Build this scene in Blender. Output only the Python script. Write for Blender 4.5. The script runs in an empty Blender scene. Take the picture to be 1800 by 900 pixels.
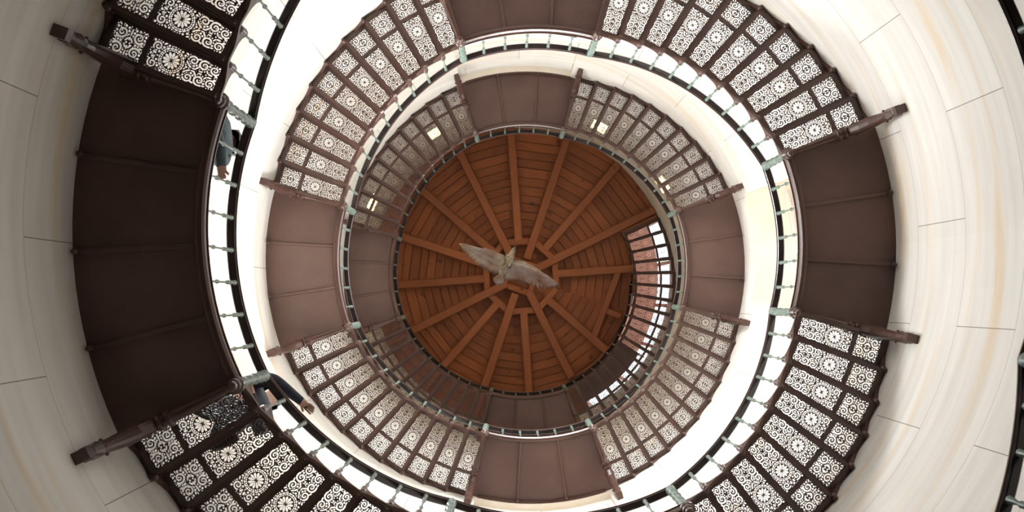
import bpy, bmesh, math, random
from math import sin, cos, pi, radians, degrees, atan2, hypot, sqrt
from mathutils import Vector, Matrix
random.seed(7)
C = bpy.context.scene.collection

# ------------------------------------------------------------------ camera
R_CAM = ((0.999987921, 0.0, -0.00491501940), (-0.000143100263, 0.999576072, -0.0291145412),
         (0.00491293579, 0.0291148929, 0.999563998))
cam_d = bpy.data.cameras.new('camera')
cam = bpy.data.objects.new('camera', cam_d)
C.objects.link(cam)
cam_d.sensor_width = 36.0
cam_d.lens = 52.833
cam_d.clip_start = 0.05
cam_d.clip_end = 200
r_, u_, f_ = [Vector((-v[0], v[1], v[2])) for v in R_CAM]
cam.matrix_world = Matrix(((r_.x, u_.x, -f_.x, 0.30901), (r_.y, u_.y, -f_.y, -0.43754),
                           (r_.z, u_.z, -f_.z, 0.0), (0, 0, 0, 1)))
bpy.context.scene.camera = cam

# ------------------------------------------------------------------ measures
S = 2.8                 # inner radius of the tower
RI, RR = 2.057, 2.070   # radius of the inner string, of the handrail
H0, H = 8.1395, 0.17095  # height of level 0, height of one riser
HR = 1.006
TH = 2.5826
DT = 5.4615


def zl(level):
    return H0 + H * level


def W(r, a, z):
    """polar point of the tower: angle a in degrees"""
    t = radians(a)
    return Vector((-r * cos(t), r * sin(t), z))


# ------------------------------------------------------------------ view, world
sc = bpy.context.scene
sc.view_settings.view_transform = 'Standard'
sc.view_settings.look = 'None'
sc.view_settings.gamma = 1.0
sc.view_settings.use_curve_mapping = False
sc.view_settings.exposure = 0.48
world = bpy.data.worlds.new('overcast_sky')
sc.world = world
world.use_nodes = True
bg = world.node_tree.nodes['Background']
bg.inputs[0].default_value = (0.86, 0.93, 1.0, 1)
bg.inputs[1].default_value = 2.0

LIGHT = 1.0


def daylight(name, a, lev0, lev1, r, width, power, color=(0.93, 0.97, 1.0), tilt=.45, spread=180):
    """sky light coming in through a window opening: lies just outside the pane"""
    l = bpy.data.lights.new(name, 'AREA')
    l.shape = 'RECTANGLE'
    l.size = width
    l.size_y = (lev1 - lev0) * H
    l.energy = power * LIGHT
    l.color = color
    l.spread = radians(spread)
    o = bpy.data.objects.new(name, l)
    C.objects.link(o)
    p = W(r, a, (zl(lev0) + zl(lev1)) / 2)
    inward = Vector((-p.x, -p.y, 0)).normalized()
    # skylight falls in obliquely from above
    z = (-inward + Vector((0, 0, tilt))).normalized()
    x = Vector((0, 0, 1)).cross(z).normalized()
    y = z.cross(x)
    o.matrix_world = Matrix(((x.x, y.x, z.x, p.x), (x.y, y.y, z.y, p.y), (x.z, y.z, z.z, p.z), (0, 0, 0, 1)))
    return o


# windows: (angle, half angle, bottom level, top level, depth, rounded top, power)
WINDOWS = [
    (183.6, 15.2, 19.0, 39.6, 0.50, True, 390),
    (2.7, 15.5, 40.0, 61.9, 0.50, True, 150),
    (93.3, 16.2, 50.0, 76.5, 0.06, False, 210),
    (272.6, 16.2, 30.0, 54.5, 0.06, False, 170),
    (183.6, 15.2, 62.0, 83.5, 0.50, True, 170),
    (93.3, 16.2, 4.0, 30.5, 0.06, False, 18),
    (272.6, 16.2, 70.0, 98.0, 0.06, False, 60),
    (32.6, 2.6, 97.0, 104.0, 0.30, False, 16),
    (62.6, 2.6, 97.0, 104.0, 0.30, False, 16),
    (122.6, 2.6, 97.0, 104.0, 0.30, False, 16),
    (154.6, 2.6, 97.0, 104.0, 0.30, False, 16),
]
def sash_top(l1, dep):
    """the shallow recesses are plastered above the window"""
    return l1 - 14 if dep < .2 else l1


for i, (a, ha, l0, l1, dep, rnd, pw) in enumerate(WINDOWS):
    l1 = sash_top(l1, dep)
    small = ha < 5
    deep = dep > .4
    daylight('daylight', a, l0 + .4, l1 - (1.6 if deep else .4), S + dep + (.44 if deep else .07), 2 * S * sin(radians(ha)) * .97, pw,
             (1.0, .86, .50) if small else (0.93, 0.97, 1.0), .0 if small else .75 if deep else .12, 180 if deep or small else 118)
# faint added light at the foot of the stair well, no entrance built
daylight('daylight', 250, -56, -44, S - .03, 1.2, 4)

# ------------------------------------------------------------------ materials


def nt(name):
    m = bpy.data.materials.new(name)
    m.use_nodes = True
    n = m.node_tree
    b = n.nodes['Principled BSDF']
    return m, n, b


def link(n, a, b):
    n.links.new(a, b)


def paint(name, c1, c2, rough=0.4, scale=6, bump=0.15, metal=0.0):
    m, n, b = nt(name)
    tc = n.nodes.new('ShaderNodeTexCoord')
    no = n.nodes.new('ShaderNodeTexNoise')
    no.inputs['Scale'].default_value = scale
    no.inputs['Detail'].default_value = 5
    mx = n.nodes.new('ShaderNodeMix')
    mx.data_type = 'RGBA'
    mx.inputs[6].default_value = (*c1, 1)
    mx.inputs[7].default_value = (*c2, 1)
    rp = n.nodes.new('ShaderNodeValToRGB')
    rp.color_ramp.elements[0].position = .35
    rp.color_ramp.elements[1].position = .65
    link(n, tc.outputs['Object'], no.inputs['Vector'])
    link(n, no.outputs['Fac'], rp.inputs[0])
    link(n, rp.outputs[0], mx.inputs[0])
    link(n, mx.outputs[2], b.inputs['Base Color'])
    b.inputs['Roughness'].default_value = rough
    b.inputs['Metallic'].default_value = metal
    if bump:
        n2 = n.nodes.new('ShaderNodeTexNoise')
        n2.inputs['Scale'].default_value = scale * 12
        bp = n.nodes.new('ShaderNodeBump')
        bp.inputs['Strength'].default_value = bump
        bp.inputs['Distance'].default_value = 0.004
        link(n, tc.outputs['Object'], n2.inputs['Vector'])
        link(n, n2.outputs['Fac'], bp.inputs['Height'])
        link(n, bp.outputs[0], b.inputs['Normal'])
    return m


IRON = paint('brown_painted_iron', (.075, .036, .027), (.100, .050, .039), .30, 3)
PLATE = paint('brown_sheet_iron', (.088, .043, .033), (.125, .065, .050), .50, 2.2, .3)
PANEL = paint('dark_bounce_absorber', (.035, .018, .01), (.06, .03, .018), .5, 4)  # dark colour of the unseen ring that soaks up bounce light
GREEN = paint('grey_green_painted_iron', (.12, .165, .135), (.17, .225, .185), .45, 20)
RAIL = paint('dark_polished_handrail', (.03, .022, .022), (.055, .038, .036), .22, 5, .05)
RAILW = paint('reddish_handrail_edge', (.11, .045, .035), (.15, .06, .045), .3, 5, .05)
CREAM = paint('warm_tinted_reveal', (.86, .77, .66), (.9, .83, .73), .8, 3, .1)  # warm cast of the niches put into the colour
BRONZE = paint('weathered_bronze', (.17, .075, .045), (.32, .27, .27), .34, 3.2, .4, .35)
PALEB = paint('pale_worn_bronze', (.22, .16, .12), (.50, .46, .42), .35, 9, .4, .25)
STONEF = paint('stone_floor', (.10, .085, .07), (.14, .12, .10), .7, 2)
WHITEP = paint('white_painted_wood', (.8, .8, .78), (.85, .85, .83), .5, 4)
HOOD = paint('reddish_boards', (.46, .22, .145), (.56, .30, .21), .7, 3)
SKIN = paint('skin', (.62, .36, .27), (.70, .43, .33), .55, 9, .1)
HAIR = paint('dark_brown_hair', (.02, .013, .01), (.04, .026, .02), .6, 30)
JACKET = paint('dark_navy_jacket', (.018, .02, .035), (.035, .04, .07), .7, 12)
GREYJ = paint('grey_blue_pullover', (.07, .10, .12), (.11, .15, .17), .8, 12)
JEANS = paint('dark_jeans', (.02, .022, .03), (.035, .04, .05), .85, 14)
SHOE = paint('black_shoes', (.015, .015, .015), (.03, .03, .03), .5, 14)


def wall_material():
    m, n, b = nt('pale_ashlar_stone')
    uv = n.nodes.new('ShaderNodeUVMap')
    br = n.nodes.new('ShaderNodeTexBrick')
    br.inputs['Scale'].default_value = 1.0
    br.inputs['Brick Width'].default_value = 1.0
    br.inputs['Row Height'].default_value = 1.0
    br.inputs['Mortar Size'].default_value = 0.0022
    br.inputs['Mortar Smooth'].default_value = 0.1
    br.inputs['Color1'].default_value = (.80, .76, .70, 1)
    br.inputs['Color2'].default_value = (.86, .825, .77, 1)
    br.inputs['Mortar'].default_value = (.33, .29, .25, 1)
    br.offset = 0.5
    br.offset_frequency = 2
    link(n, uv.outputs[0], br.inputs['Vector'])
    # veins: long streaks running obliquely along the wall
    mp = n.nodes.new('ShaderNodeMapping')
    mp.inputs['Rotation'].default_value = (.22, .12, 0)
    mp.inputs['Scale'].default_value = (.42, .42, 3.4)
    tco = n.nodes.new('ShaderNodeTexCoord')
    nz = n.nodes.new('ShaderNodeTexNoise')
    nz.inputs['Scale'].default_value = 1.0
    nz.inputs['Detail'].default_value = 4
    nz.inputs['Distortion'].default_value = .6
    rp = n.nodes.new('ShaderNodeValToRGB')
    rp.color_ramp.elements[0].position = .56
    rp.color_ramp.elements[0].color = (0, 0, 0, 1)
    rp.color_ramp.elements[1].position = .72
    rp.color_ramp.elements[1].color = (1, 1, 1, 1)
    mx = n.nodes.new('ShaderNodeMix')
    mx.data_type = 'RGBA'
    mx.blend_type = 'MULTIPLY'
    mx.inputs[7].default_value = (1.0, .87, .70, 1)
    link(n, tco.outputs['Object'], mp.inputs[0])
    link(n, mp.outputs[0], nz.inputs['Vector'])
    link(n, nz.outputs['Fac'], rp.inputs[0])
    link(n, rp.outputs[0], mx.inputs[0])
    link(n, br.outputs['Color'], mx.inputs[6])
    n3 = n.nodes.new('ShaderNodeTexNoise')
    n3.inputs['Scale'].default_value = .9
    n3.inputs['Detail'].default_value = 6
    mp2 = n.nodes.new('ShaderNodeMapping')
    mp2.inputs['Scale'].default_value = (.8, .8, 7.0)
    mp2.inputs['Rotation'].default_value = (.10, .06, 0)
    rp3 = n.nodes.new('ShaderNodeValToRGB')
    rp3.color_ramp.elements[0].position = .3
    rp3.color_ramp.elements[0].color = (.86, .85, .85, 1)
    rp3.color_ramp.elements[1].position = .7
    rp3.color_ramp.elements[1].color = (1, 1, 1, 1)
    mx2 = n.nodes.new('ShaderNodeMix')
    mx2.data_type = 'RGBA'
    mx2.blend_type = 'MULTIPLY'
    mx2.inputs[0].default_value = 1
    link(n, tco.outputs['Object'], mp2.inputs[0])
    link(n, mp2.outputs[0], n3.inputs['Vector'])
    link(n, n3.outputs['Fac'], rp3.inputs[0])
    link(n, mx.outputs[2], mx2.inputs[6])
    link(n, rp3.outputs[0], mx2.inputs[7])
    link(n, mx2.outputs[2], b.inputs['Base Color'])
    b.inputs['Roughness'].default_value = .75
    return m


def wood_material(name, ca, cb):
    m, n, b = nt(name)
    at = n.nodes.new('ShaderNodeAttribute')
    at.attribute_name = 'board'
    uv = n.nodes.new('ShaderNodeUVMap')
    mp = n.nodes.new('ShaderNodeMapping')
    mp.inputs['Scale'].default_value = (3.0, 26.0, 1)
    nz = n.nodes.new('ShaderNodeTexNoise')
    nz.inputs['Scale'].default_value = 1
    nz.inputs['Detail'].default_value = 5
    nz.inputs['Distortion'].default_value = .8
    ad = n.nodes.new('ShaderNodeMath')
    ad.operation = 'MULTIPLY_ADD'
    ad.inputs[1].default_value = .55
    ad2 = n.nodes.new('ShaderNodeMath')
    ad2.operation = 'MULTIPLY_ADD'
    ad2.inputs[1].default_value = .75
    ad2.inputs[2].default_value = -.15
    rp = n.nodes.new('ShaderNodeValToRGB')
    rp.color_ramp.elements[0].position = .15
    rp.color_ramp.elements[0].color = (*ca, 1)
    rp.color_ramp.elements[1].position = .85
    rp.color_ramp.elements[1].color = (*cb, 1)
    # knots
    vo = n.nodes.new('ShaderNodeTexNoise')
    vo.inputs['Scale'].default_value = 5.0
    vo.inputs['Detail'].default_value = 1
    kr = n.nodes.new('ShaderNodeValToRGB')
    kr.color_ramp.elements[0].position = .68
    kr.color_ramp.elements[0].color = (1, 1, 1, 1)
    kr.color_ramp.elements[1].position = .76
    kr.color_ramp.elements[1].color = (.45, .4, .38, 1)
    mk = n.nodes.new('ShaderNodeMix')
    mk.data_type = 'RGBA'
    mk.blend_type = 'MULTIPLY'
    mk.inputs[0].default_value = 1
    link(n, uv.outputs[0], mp.inputs[0])
    link(n, mp.outputs[0], nz.inputs['Vector'])
    link(n, uv.outputs[0], vo.inputs['Vector'])
    link(n, at.outputs['Fac'], ad.inputs[0])
    link(n, nz.outputs['Fac'], ad2.inputs[0])
    link(n, ad2.outputs[0], ad.inputs[2])
    link(n, ad.outputs[0], rp.inputs[0])
    link(n, vo.outputs['Fac'], kr.inputs[0])
    link(n, rp.outputs[0], mk.inputs[6])
    link(n, kr.outputs[0], mk.inputs[7])
    link(n, mk.outputs[2], b.inputs['Base Color'])
    b.inputs['Roughness'].default_value = .55
    return m


def glass_material():
    m, n, b = nt('window_glass')
    n.nodes.remove(b)
    out = n.nodes['Material Output']
    tr = n.nodes.new('ShaderNodeBsdfTransparent')
    gl = n.nodes.new('ShaderNodeBsdfGlossy')
    gl.inputs['Roughness'].default_value = .05
    mx = n.nodes.new('ShaderNodeMixShader')
    mx.inputs[0].default_value = .06
    link(n, tr.outputs[0], mx.inputs[1])
    link(n, gl.outputs[0], mx.inputs[2])
    link(n, mx.outputs[0], out.inputs[0])
    return m


WALL = wall_material()
PLANK = wood_material('stained_pine_boards', (.21, .056, .016), (.40, .120, .034))
BEAM = wood_material('stained_pine_beams', (.24, .070, .024), (.36, .115, .042))
GLASS = glass_material()

# ------------------------------------------------------------------ mesh helpers


class MB:
    def __init__(self):
        self.v, self.f, self.m, self.sm = [], [], [], []

    def add(self, vs, fs, mi=0, smooth=False):
        o = len(self.v)
        self.v += [tuple(p) for p in vs]
        for f in fs:
            self.f.append(tuple(i + o for i in f))
            self.m.append(mi)
            self.sm.append(smooth)

    def mesh(self, name, mats, recalc=True):
        me = bpy.data.meshes.new(name)
        me.from_pydata(self.v, [], self.f)
        for m in (mats if isinstance(mats, (list, tuple)) else [mats]):
            me.materials.append(m)
        me.polygons.foreach_set('material_index', self.m)
        me.polygons.foreach_set('use_smooth', self.sm)
        if recalc:
            bm = bmesh.new()
            bm.from_mesh(me)
            bmesh.ops.recalc_face_normals(bm, faces=bm.faces)
            bm.to_mesh(me)
            bm.free()
        me.update()
        return me

    # --- shapes
    def prism_polar(self, r0, r1, a0, a1, z0, z1, n=1, mi=0):
        """curved block: between two radii, two angles and two heights"""
        vs, fs = [], []
        for i in range(n + 1):
            a = a0 + (a1 - a0) * i / n
            vs += [W(r0, a, z0), W(r1, a, z0), W(r1, a, z1), W(r0, a, z1)]
        for i in range(n):
            b, c = 4 * i, 4 * i + 4
            for j in range(4):
                k = (j + 1) % 4
                fs.append((b + j, c + j, c + k, b + k))
        fs += [(0, 1, 2, 3), (4 * n + 3, 4 * n + 2, 4 * n + 1, 4 * n)]
        self.add(vs, fs, mi)

    def sweep(self, pts, section, closed=True, mi=0, smooth=False, caps=True):
        """pts: list of (origin, xaxis, yaxis); section: list per pt or one list of (x, y)"""
        vs, fs = [], []
        m = None
        for i, (o, x, y) in enumerate(pts):
            s = section[i] if isinstance(section[0][0], (list, tuple)) else section
            m = len(s)
            vs += [o + x * p[0] + y * p[1] for p in s]
        for i in range(len(pts) - 1):
            for j in range(m):
                k = (j + 1) % m
                fs.append((i * m + j, i * m + k, (i + 1) * m + k, (i + 1) * m + j))
        if caps:
            fs.append(tuple(range(m)))
            fs.append(tuple((len(pts) - 1) * m + j for j in reversed(range(m))))
        self.add(vs, fs, mi, smooth)

    def lathe(self, base, prof, n=10, mi=0, smooth=True):
        vs, fs = [], []
        for z, r in prof:
            for j in range(n):
                t = 2 * pi * j / n
                vs.append(base + Vector((r * cos(t), r * sin(t), z)))
        for i in range(len(prof) - 1):
            for j in range(n):
                k = (j + 1) % n
                fs.append((i * n + j, i * n + k, (i + 1) * n + k, (i + 1) * n + j))
        fs.append(tuple(range(n)))
        fs.append(tuple((len(prof) - 1) * n + j for j in reversed(range(n))))
        self.add(vs, fs, mi, smooth)

    def ball(self, c, r, n=10, sz=1.0, mi=0):
        prof = [(-r * sz * cos(pi * i / 6) if 0 < i < 6 else (-r * sz if i == 0 else r * sz),
                 max(r * sin(pi * i / 6), r * .05)) for i in range(7)]
        self.lathe(Vector(c), prof, n, mi)

    def box(self, p0, p1, w, h, up=Vector((0, 0, 1)), mi=0):
        """beam from p0 to p1, width w, height h (centre line)"""
        d = (p1 - p0).normalized()
        s = d.cross(up).normalized()
        u = s.cross(d)
        vs = []
        for p in (p0, p1):
            vs += [p - s * w / 2 - u * h / 2, p + s * w / 2 - u * h / 2, p + s * w / 2 + u * h / 2, p - s * w / 2 + u * h / 2]
        self.add(vs, [(0, 1, 2, 3), (7, 6, 5, 4), (0, 4, 5, 1), (1, 5, 6, 2), (2, 6, 7, 3), (3, 7, 4, 0)], mi)


BASES = {}


def thing(name, label, cat, base, group=None):
    o = bpy.data.objects.new(name, None)
    C.objects.link(o)
    o.empty_display_size = .1
    o.location = base
    o['label'] = label
    o['category'] = cat
    if group:
        o['group'] = group
    BASES[o.name] = Vector(base)
    return o


def part(name, me, root, loc=(0, 0, 0), rotz=0.0, label=None):
    """a part under a thing (an Empty that is only moved, never turned)"""
    o = bpy.data.objects.new(name, me)
    C.objects.link(o)
    o.parent = root
    o.location = Vector(loc) - BASES[root.name]
    o.rotation_euler = (0, 0, rotz)
    if label:
        o['label'] = label
    return o


def subpart(name, me, par, label=None):
    """a sub-part that shares its part's own coordinates"""
    o = bpy.data.objects.new(name, me)
    C.objects.link(o)
    o.parent = par
    if label:
        o['label'] = label
    return o


def single(name, me, label, cat, loc=(0, 0, 0), group=None):
    o = bpy.data.objects.new(name, me)
    C.objects.link(o)
    o.location = loc
    o['label'] = label
    o['category'] = cat
    if group:
        o['group'] = group
    return o


def structure(name, me, parent=None):
    o = bpy.data.objects.new(name, me)
    C.objects.link(o)
    if parent:
        o.parent = parent
    else:
        o['kind'] = 'structure'
    return o


# ------------------------------------------------------------------ the tower wall with its window niches
CEIL = zl(117.6)
GROUND = -1.55


def build_wall():
    mb = MB()
    uvs = []
    holes = []
    for (a, ha, l0, l1, dep, rnd, pw) in WINDOWS:
        holes.append((a - ha, a + ha, zl(l0), zl(l1)))
    # breakpoints
    A = set(i * 2.5 for i in range(145))
    Z = {GROUND, CEIL + .05}
    z = GROUND
    while z < CEIL:
        Z.add(z)
        z += 1.0
    for h in holes:
        A.add(h[0] % 360)
        A.add(h[1] % 360)
        Z.add(h[2])
        Z.add(h[3])
    A = sorted(A)
    Z = sorted(Z)

    def inside(am, zm):
        for h in holes:
            if h[2] < zm < h[3]:
                d = (am - h[0]) % 360
                if d < (h[1] - h[0]):
                    return True
        return False
    uvd = []

    def face(vs, uv, mi, smooth=True):
        mb.add(vs, [tuple(range(len(vs)))], mi, False)
        uvd.extend(uv)

    def UV(a, z):
        return ((a - 2.3) / 30.0, (z - zl(4.7)) / (6.8 * H) + 40)
    for i in range(len(A) - 1):
        a0, a1 = A[i], A[i + 1]
        if a1 - a0 < 1e-4:
            continue
        for j in range(len(Z) - 1):
            z0, z1 = Z[j], Z[j + 1]
            if z1 - z0 < 1e-4 or inside((a0 + a1) / 2, (z0 + z1) / 2):
                continue
            face([W(S, a0, z0), W(S, a1, z0), W(S, a1, z1), W(S, a0, z1)],
                 [UV(a0, z0), UV(a1, z0), UV(a1, z1), UV(a0, z1)], 0)
    for (a, ha, l0, l1, dep, rnd, pw) in WINDOWS:
        b, t = zl(l0), zl(l1)
        rad_z = .34 if rnd else 0.0
        rad_a = 4.2 if rnd else 0.0
        out = []   # outline from bottom left over the top to bottom right
        out.append((a - ha, b))
        n = 8
        if rnd:
            for k in range(n + 1):
                q = pi / 2 * k / n
                out.append((a - ha + rad_a * (1 - cos(q)), t - rad_z * (1 - sin(q))))
        else:
            out.append((a - ha, t))
        m = 12
        x0 = a - ha + rad_a
        x1 = a + ha - rad_a
        for k in range(1, m):
            out.append((x0 + (x1 - x0) * k / m, t))
        if rnd:
            for k in range(n + 1):
                q = pi / 2 * (1 - k / n)
                out.append((a + ha - rad_a * (1 - cos(q)), t - rad_z * (1 - sin(q))))
        else:
            out.append((a + ha, t))
        out.append((a + ha, b))
        if rnd:   # fill the two corners between the square hole and the rounded outline
            for sgn in (-1, 1):
                ca = a + sgn * ha
                for k in range(n):
                    q0, q1 = pi / 2 * k / n, pi / 2 * (k + 1) / n
                    p0 = (a + sgn * (ha - rad_a * (1 - cos(q0))), t - rad_z * (1 - sin(q0)))
                    p1 = (a + sgn * (ha - rad_a * (1 - cos(q1))), t - rad_z * (1 - sin(q1)))
                    face([W(S, ca, t), W(S, *p0), W(S, *p1)], [UV(ca, t), UV(*p0), UV(*p1)], 0)
        closed = out + [out[0]]
        cl = 0.0
        for k in range(len(closed) - 1):
            p, q = closed[k], closed[k + 1]
            seg = 8 if k == len(closed) - 2 else 1
            for s in range(seg):
                ps = (p[0] + (q[0] - p[0]) * s / seg, p[1] + (q[1] - p[1]) * s / seg)
                qs = (p[0] + (q[0] - p[0]) * (s + 1) / seg, p[1] + (q[1] - p[1]) * (s + 1) / seg)
                D = dep + (.55 if dep > .4 else .12)
                face([W(S, *ps), W(S, *qs), W(S + D, *qs), W(S + D, *ps)],
                     [(ps[0] / 15, ps[1]), (qs[0] / 15, qs[1]), (qs[0] / 15, qs[1] + D), (ps[0] / 15, ps[1] + D)], 1)
        if dep < .2:
            tw = zl(sash_top(l1, dep))
            for s in range(12):
                aa = a - ha + 2 * ha * s / 12
                ab = a - ha + 2 * ha * (s + 1) / 12
                face([W(S + .075, aa, tw), W(S + .075, ab, tw), W(S + .075, ab, t), W(S + .075, aa, t)],
                     [UV(aa, tw), UV(ab, tw), UV(ab, t), UV(aa, t)], 0)
        # outer cheek behind the light
        D = dep + (.55 if dep > .4 else .12)
        for s in range(12):
            aa = a - ha + 2 * ha * s / 12
            ab = a - ha + 2 * ha * (s + 1) / 12
            face([W(S + D, aa, b), W(S + D, ab, b), W(S + D, ab, t), W(S + D, aa, t)],
                 [(aa / 15, b), (ab / 15, b), (ab / 15, t), (aa / 15, t)], 0)
    me = mb.mesh('wall', [WALL, CREAM], recalc=False)
    uvl = me.uv_layers.new(name='UVMap')
    for i, uv in enumerate(uvd):
        uvl.data[i].uv = uv
    me.update()
    o = structure('wall_round', me)
    return o


build_wall()

for i, (a, ha, l0, l1, dep, rnd, pw) in enumerate(WINDOWS):
    b, t = zl(l0), zl(sash_top(l1, dep))
    mb = MB()
    r = S + dep
    fw = .05 if ha > 5 else .025
    da = degrees(fw / r)
    mb.prism_polar(r, r + .05, a - ha, a - ha + da, b, t, 1)
    mb.prism_polar(r, r + .05, a + ha - da, a + ha, b, t, 1)
    mb.prism_polar(r, r + .05, a - ha, a + ha, b, b + fw, 10)
    mb.prism_polar(r, r + .05, a - ha, a + ha, t - fw, t, 10)
    if ha > 5:
        mb.prism_polar(r, r + .04, a - da / 3, a + da / 3, b, t, 1)
        for k in range(1, 4):
            zz = b + (t - b) * k / 4
            mb.prism_polar(r, r + .04, a - ha, a + ha, zz - .015, zz + .015, 10)
    w = structure('window_%d' % (i + 1), mb.mesh('window_frame', WHITEP))
    mb = MB()
    mb.prism_polar(r + .02, r + .026, a - ha + da, a + ha - da, b + fw, t - fw, 10)
    g = structure('pane', mb.mesh('pane', GLASS), w)

mb = MB()
mb.prism_polar(0.001, S + .2, 0, 360, GROUND - .1, GROUND, 64)
structure('floor', mb.mesh('floor', STONEF))
mb = MB()
mb.prism_polar(S - .04, S - .001, 0, 360, GROUND, 3.6, 72)
mb.prism_polar(S - .07, S - .001, 0, 360, 3.6, 3.68, 72)
structure('trim_2', mb.mesh('bounce_absorber', PANEL))  # unseen dark ring, added to keep bounce light off the undersides above

# ------------------------------------------------------------------ the wooden ceiling and roof opening
HOLE_A0, HOLE_A1 = -62.5, 23.3      # the stair goes up through this sector
RH = 2.13


def in_hole(am):
    d = (am - HOLE_A0) % 360
    return d < (HOLE_A1 - HOLE_A0)


def build_ceiling():
    mb = MB()
    attr, uvd = [], []
    pw = .165
    for s in range(16):
        a0 = 4.0 + 22.5 * s
        am = a0 + 11.25
        hole = in_hole(am)
        dmax = (RH * .995 if hole else S * 1.02) * cos(radians(11.25))
        d = .25 + random.uniform(0, .05)
        bis = W(1, am, 0)
        tan_ = Vector((-bis.y, bis.x, 0))
        while d < dmax - .02:
            w = pw * random.uniform(.82, 1.12)
            d1 = min(d + w, dmax)
            g = .006
            t0, t1 = math.tan(radians(11.25)) * (d + g), math.tan(radians(11.25)) * (d1 - g)
            # a board may be jointed across its length
            cuts = [-1, 1]
            if random.random() < .10:
                cuts = [-1, random.uniform(-.5, .5), 1]
            for c in range(len(cuts) - 1):
                e0, e1 = cuts[c], cuts[c + 1]
                dz = random.uniform(0, .008)
                z = CEIL + dz
                P = [bis * (d + g) + tan_ * (t0 * e0 + .002), bis * (d + g) + tan_ * (t0 * e1 - .002),
                     bis * (d1 - g) + tan_ * (t1 * e1 - .002), bis * (d1 - g) + tan_ * (t1 * e0 + .002)]
                vs = [Vector((p.x, p.y, z)) for p in P] + [Vector((p.x, p.y, z + .03)) for p in P]
                fs = [(0, 1, 2, 3), (7, 6, 5, 4), (0, 4, 5, 1), (1, 5, 6, 2), (2, 6, 7, 3), (3, 7, 4, 0)]
                mb.add(vs, fs)
                rv = random.uniform(.15, .85)
                ou = random.uniform(0, 9)
                for f in fs:
                    attr.append(rv)
                    for vi in f:
                        p = vs[vi]
                        uvd.append((p.dot(tan_) + ou, p.dot(bis) + s * 3.1))
            d = d1
    me = mb.mesh('ceiling', [PLANK], recalc=False)
    at = me.attributes.new('board', 'FLOAT', 'FACE')
    at.data.foreach_set('value', attr)
    uvl = me.uv_layers.new(name='UVMap')
    for i, uv in enumerate(uvd):
        uvl.data[i].uv = uv
    c = structure('ceiling', me)
    # unseen upper deck over the boards, added to stop light leaking through their gaps
    mb = MB()
    mb.prism_polar(.0, RH, 0, 360, CEIL + .05, CEIL + .25, 96)
    mb.prism_polar(RH, S + .6, HOLE_A1, HOLE_A0 + 360, CEIL + .05, CEIL + .25, 72)
    mb.prism_polar(S + .03, S + .6, HOLE_A0, HOLE_A1, CEIL + .05, CEIL + .25, 24)
    dk = structure('trim_1', mb.mesh('deck', [BEAM]))


build_ceiling()

frame = thing('ceiling_frame', 'brown timber ceiling frame of spoke-like beams around an octagon, high over the stair well',
              'ceiling frame', (0, 0, CEIL - .1))


def beam_mesh(p0, p1, w, h, tint):
    mb = MB()
    mb.box(p0, p1, w, h)
    me = mb.mesh('beam', [BEAM])
    bm = bmesh.new()
    bm.from_mesh(me)
    bmesh.ops.bevel(bm, geom=list(bm.edges), offset=.012, segments=1, affect='EDGES')
    bm.to_mesh(me)
    bm.free()
    at = me.attributes.new('board', 'FLOAT', 'FACE')
    at.data.foreach_set('value', [tint] * len(me.polygons))
    uvl = me.uv_layers.new(name='UVMap')
    d = (p1 - p0).normalized()
    s = d.cross(Vector((0, 0, 1)))
    for l in me.loops:
        p = me.vertices[l.vertex_index].co
        uvl.data[l.index].uv = (p.dot(d), p.dot(s) + p.z)
    return me


ZB = CEIL - .10
for k in range(16):
    a = 4.0 + 22.5 * k
    if k == 15:
        continue            # its place is taken by the stair opening
    main = (k % 2 == 1)
    rin = .66
    if main:
        rin = .30 if k % 4 == 1 else .34
    rout = S - .01
    if k in (0, 14):
        rout = RH - .02
    if k == 13:
        rout = RH - .02
    part('beam', beam_mesh(W(rin, a, ZB - (.03 if main else 0)), W(rout, a, ZB - (.03 if main else 0)), .145, .20 if main else .17, random.uniform(.2, .9)), frame)
oct_r = .70
for k in range(8):
    a = 26.5 + 45 * k
    part('octagon_beam', beam_mesh(W(oct_r, a, ZB + .0), W(oct_r, a + 45, ZB + .0), .12, .16, random.uniform(.3, .9)), frame)
for k in range(4):
    a = 26.5 + 90 * k
    part('centre_beam', beam_mesh(W(.36, a, ZB - .005), W(.36, a + 90, ZB - .005), .11, .15, random.uniform(.2, .8)), frame)
# header and trimmers about the stair opening
part('header_beam', beam_mesh(W(RH - .08, 22.6, ZB - .02), W(S - .02, 23.4, ZB - .02), .13, .18, .3), frame)
part('trimmer_beam', beam_mesh(W(1.84, 4.0, ZB), W(1.78, -41, ZB), .12, .16, .5), frame)
pm = (W(1.84, 4.0, ZB) * .42 + W(1.78, -41, ZB) * .58)
part('trimmer_beam', beam_mesh(pm, pm.normalized() * 1 + (pm + Vector((pm.x, pm.y, 0)).normalized() * .34) - pm.normalized(), .11, .14, .5), frame)
mb = MB()
mb.prism_polar(0.0, .62, 0, 360, CEIL + .035, CEIL + .045, 32)
me = mb.mesh('centre_board', [PLANK])
at = me.attributes.new('board', 'FLOAT', 'FACE')
at.data.foreach_set('value', [.1] * len(me.polygons))
part('centre_board', me, frame)
mb = MB()
mb.prism_polar(RH - .035, RH, HOLE_A0 - 1, HOLE_A1 + 1, CEIL - .12, CEIL + .25, 36)
mb.prism_polar(RH - .035, S, HOLE_A1, HOLE_A1 + .7, CEIL - .12, CEIL + .25, 1)
mb.prism_polar(RH - .035, S, HOLE_A0 - .7, HOLE_A0, CEIL - .12, CEIL + .25, 1)
me = mb.mesh('opening_lining', [BEAM])
part('opening_lining', me, frame)

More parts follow.
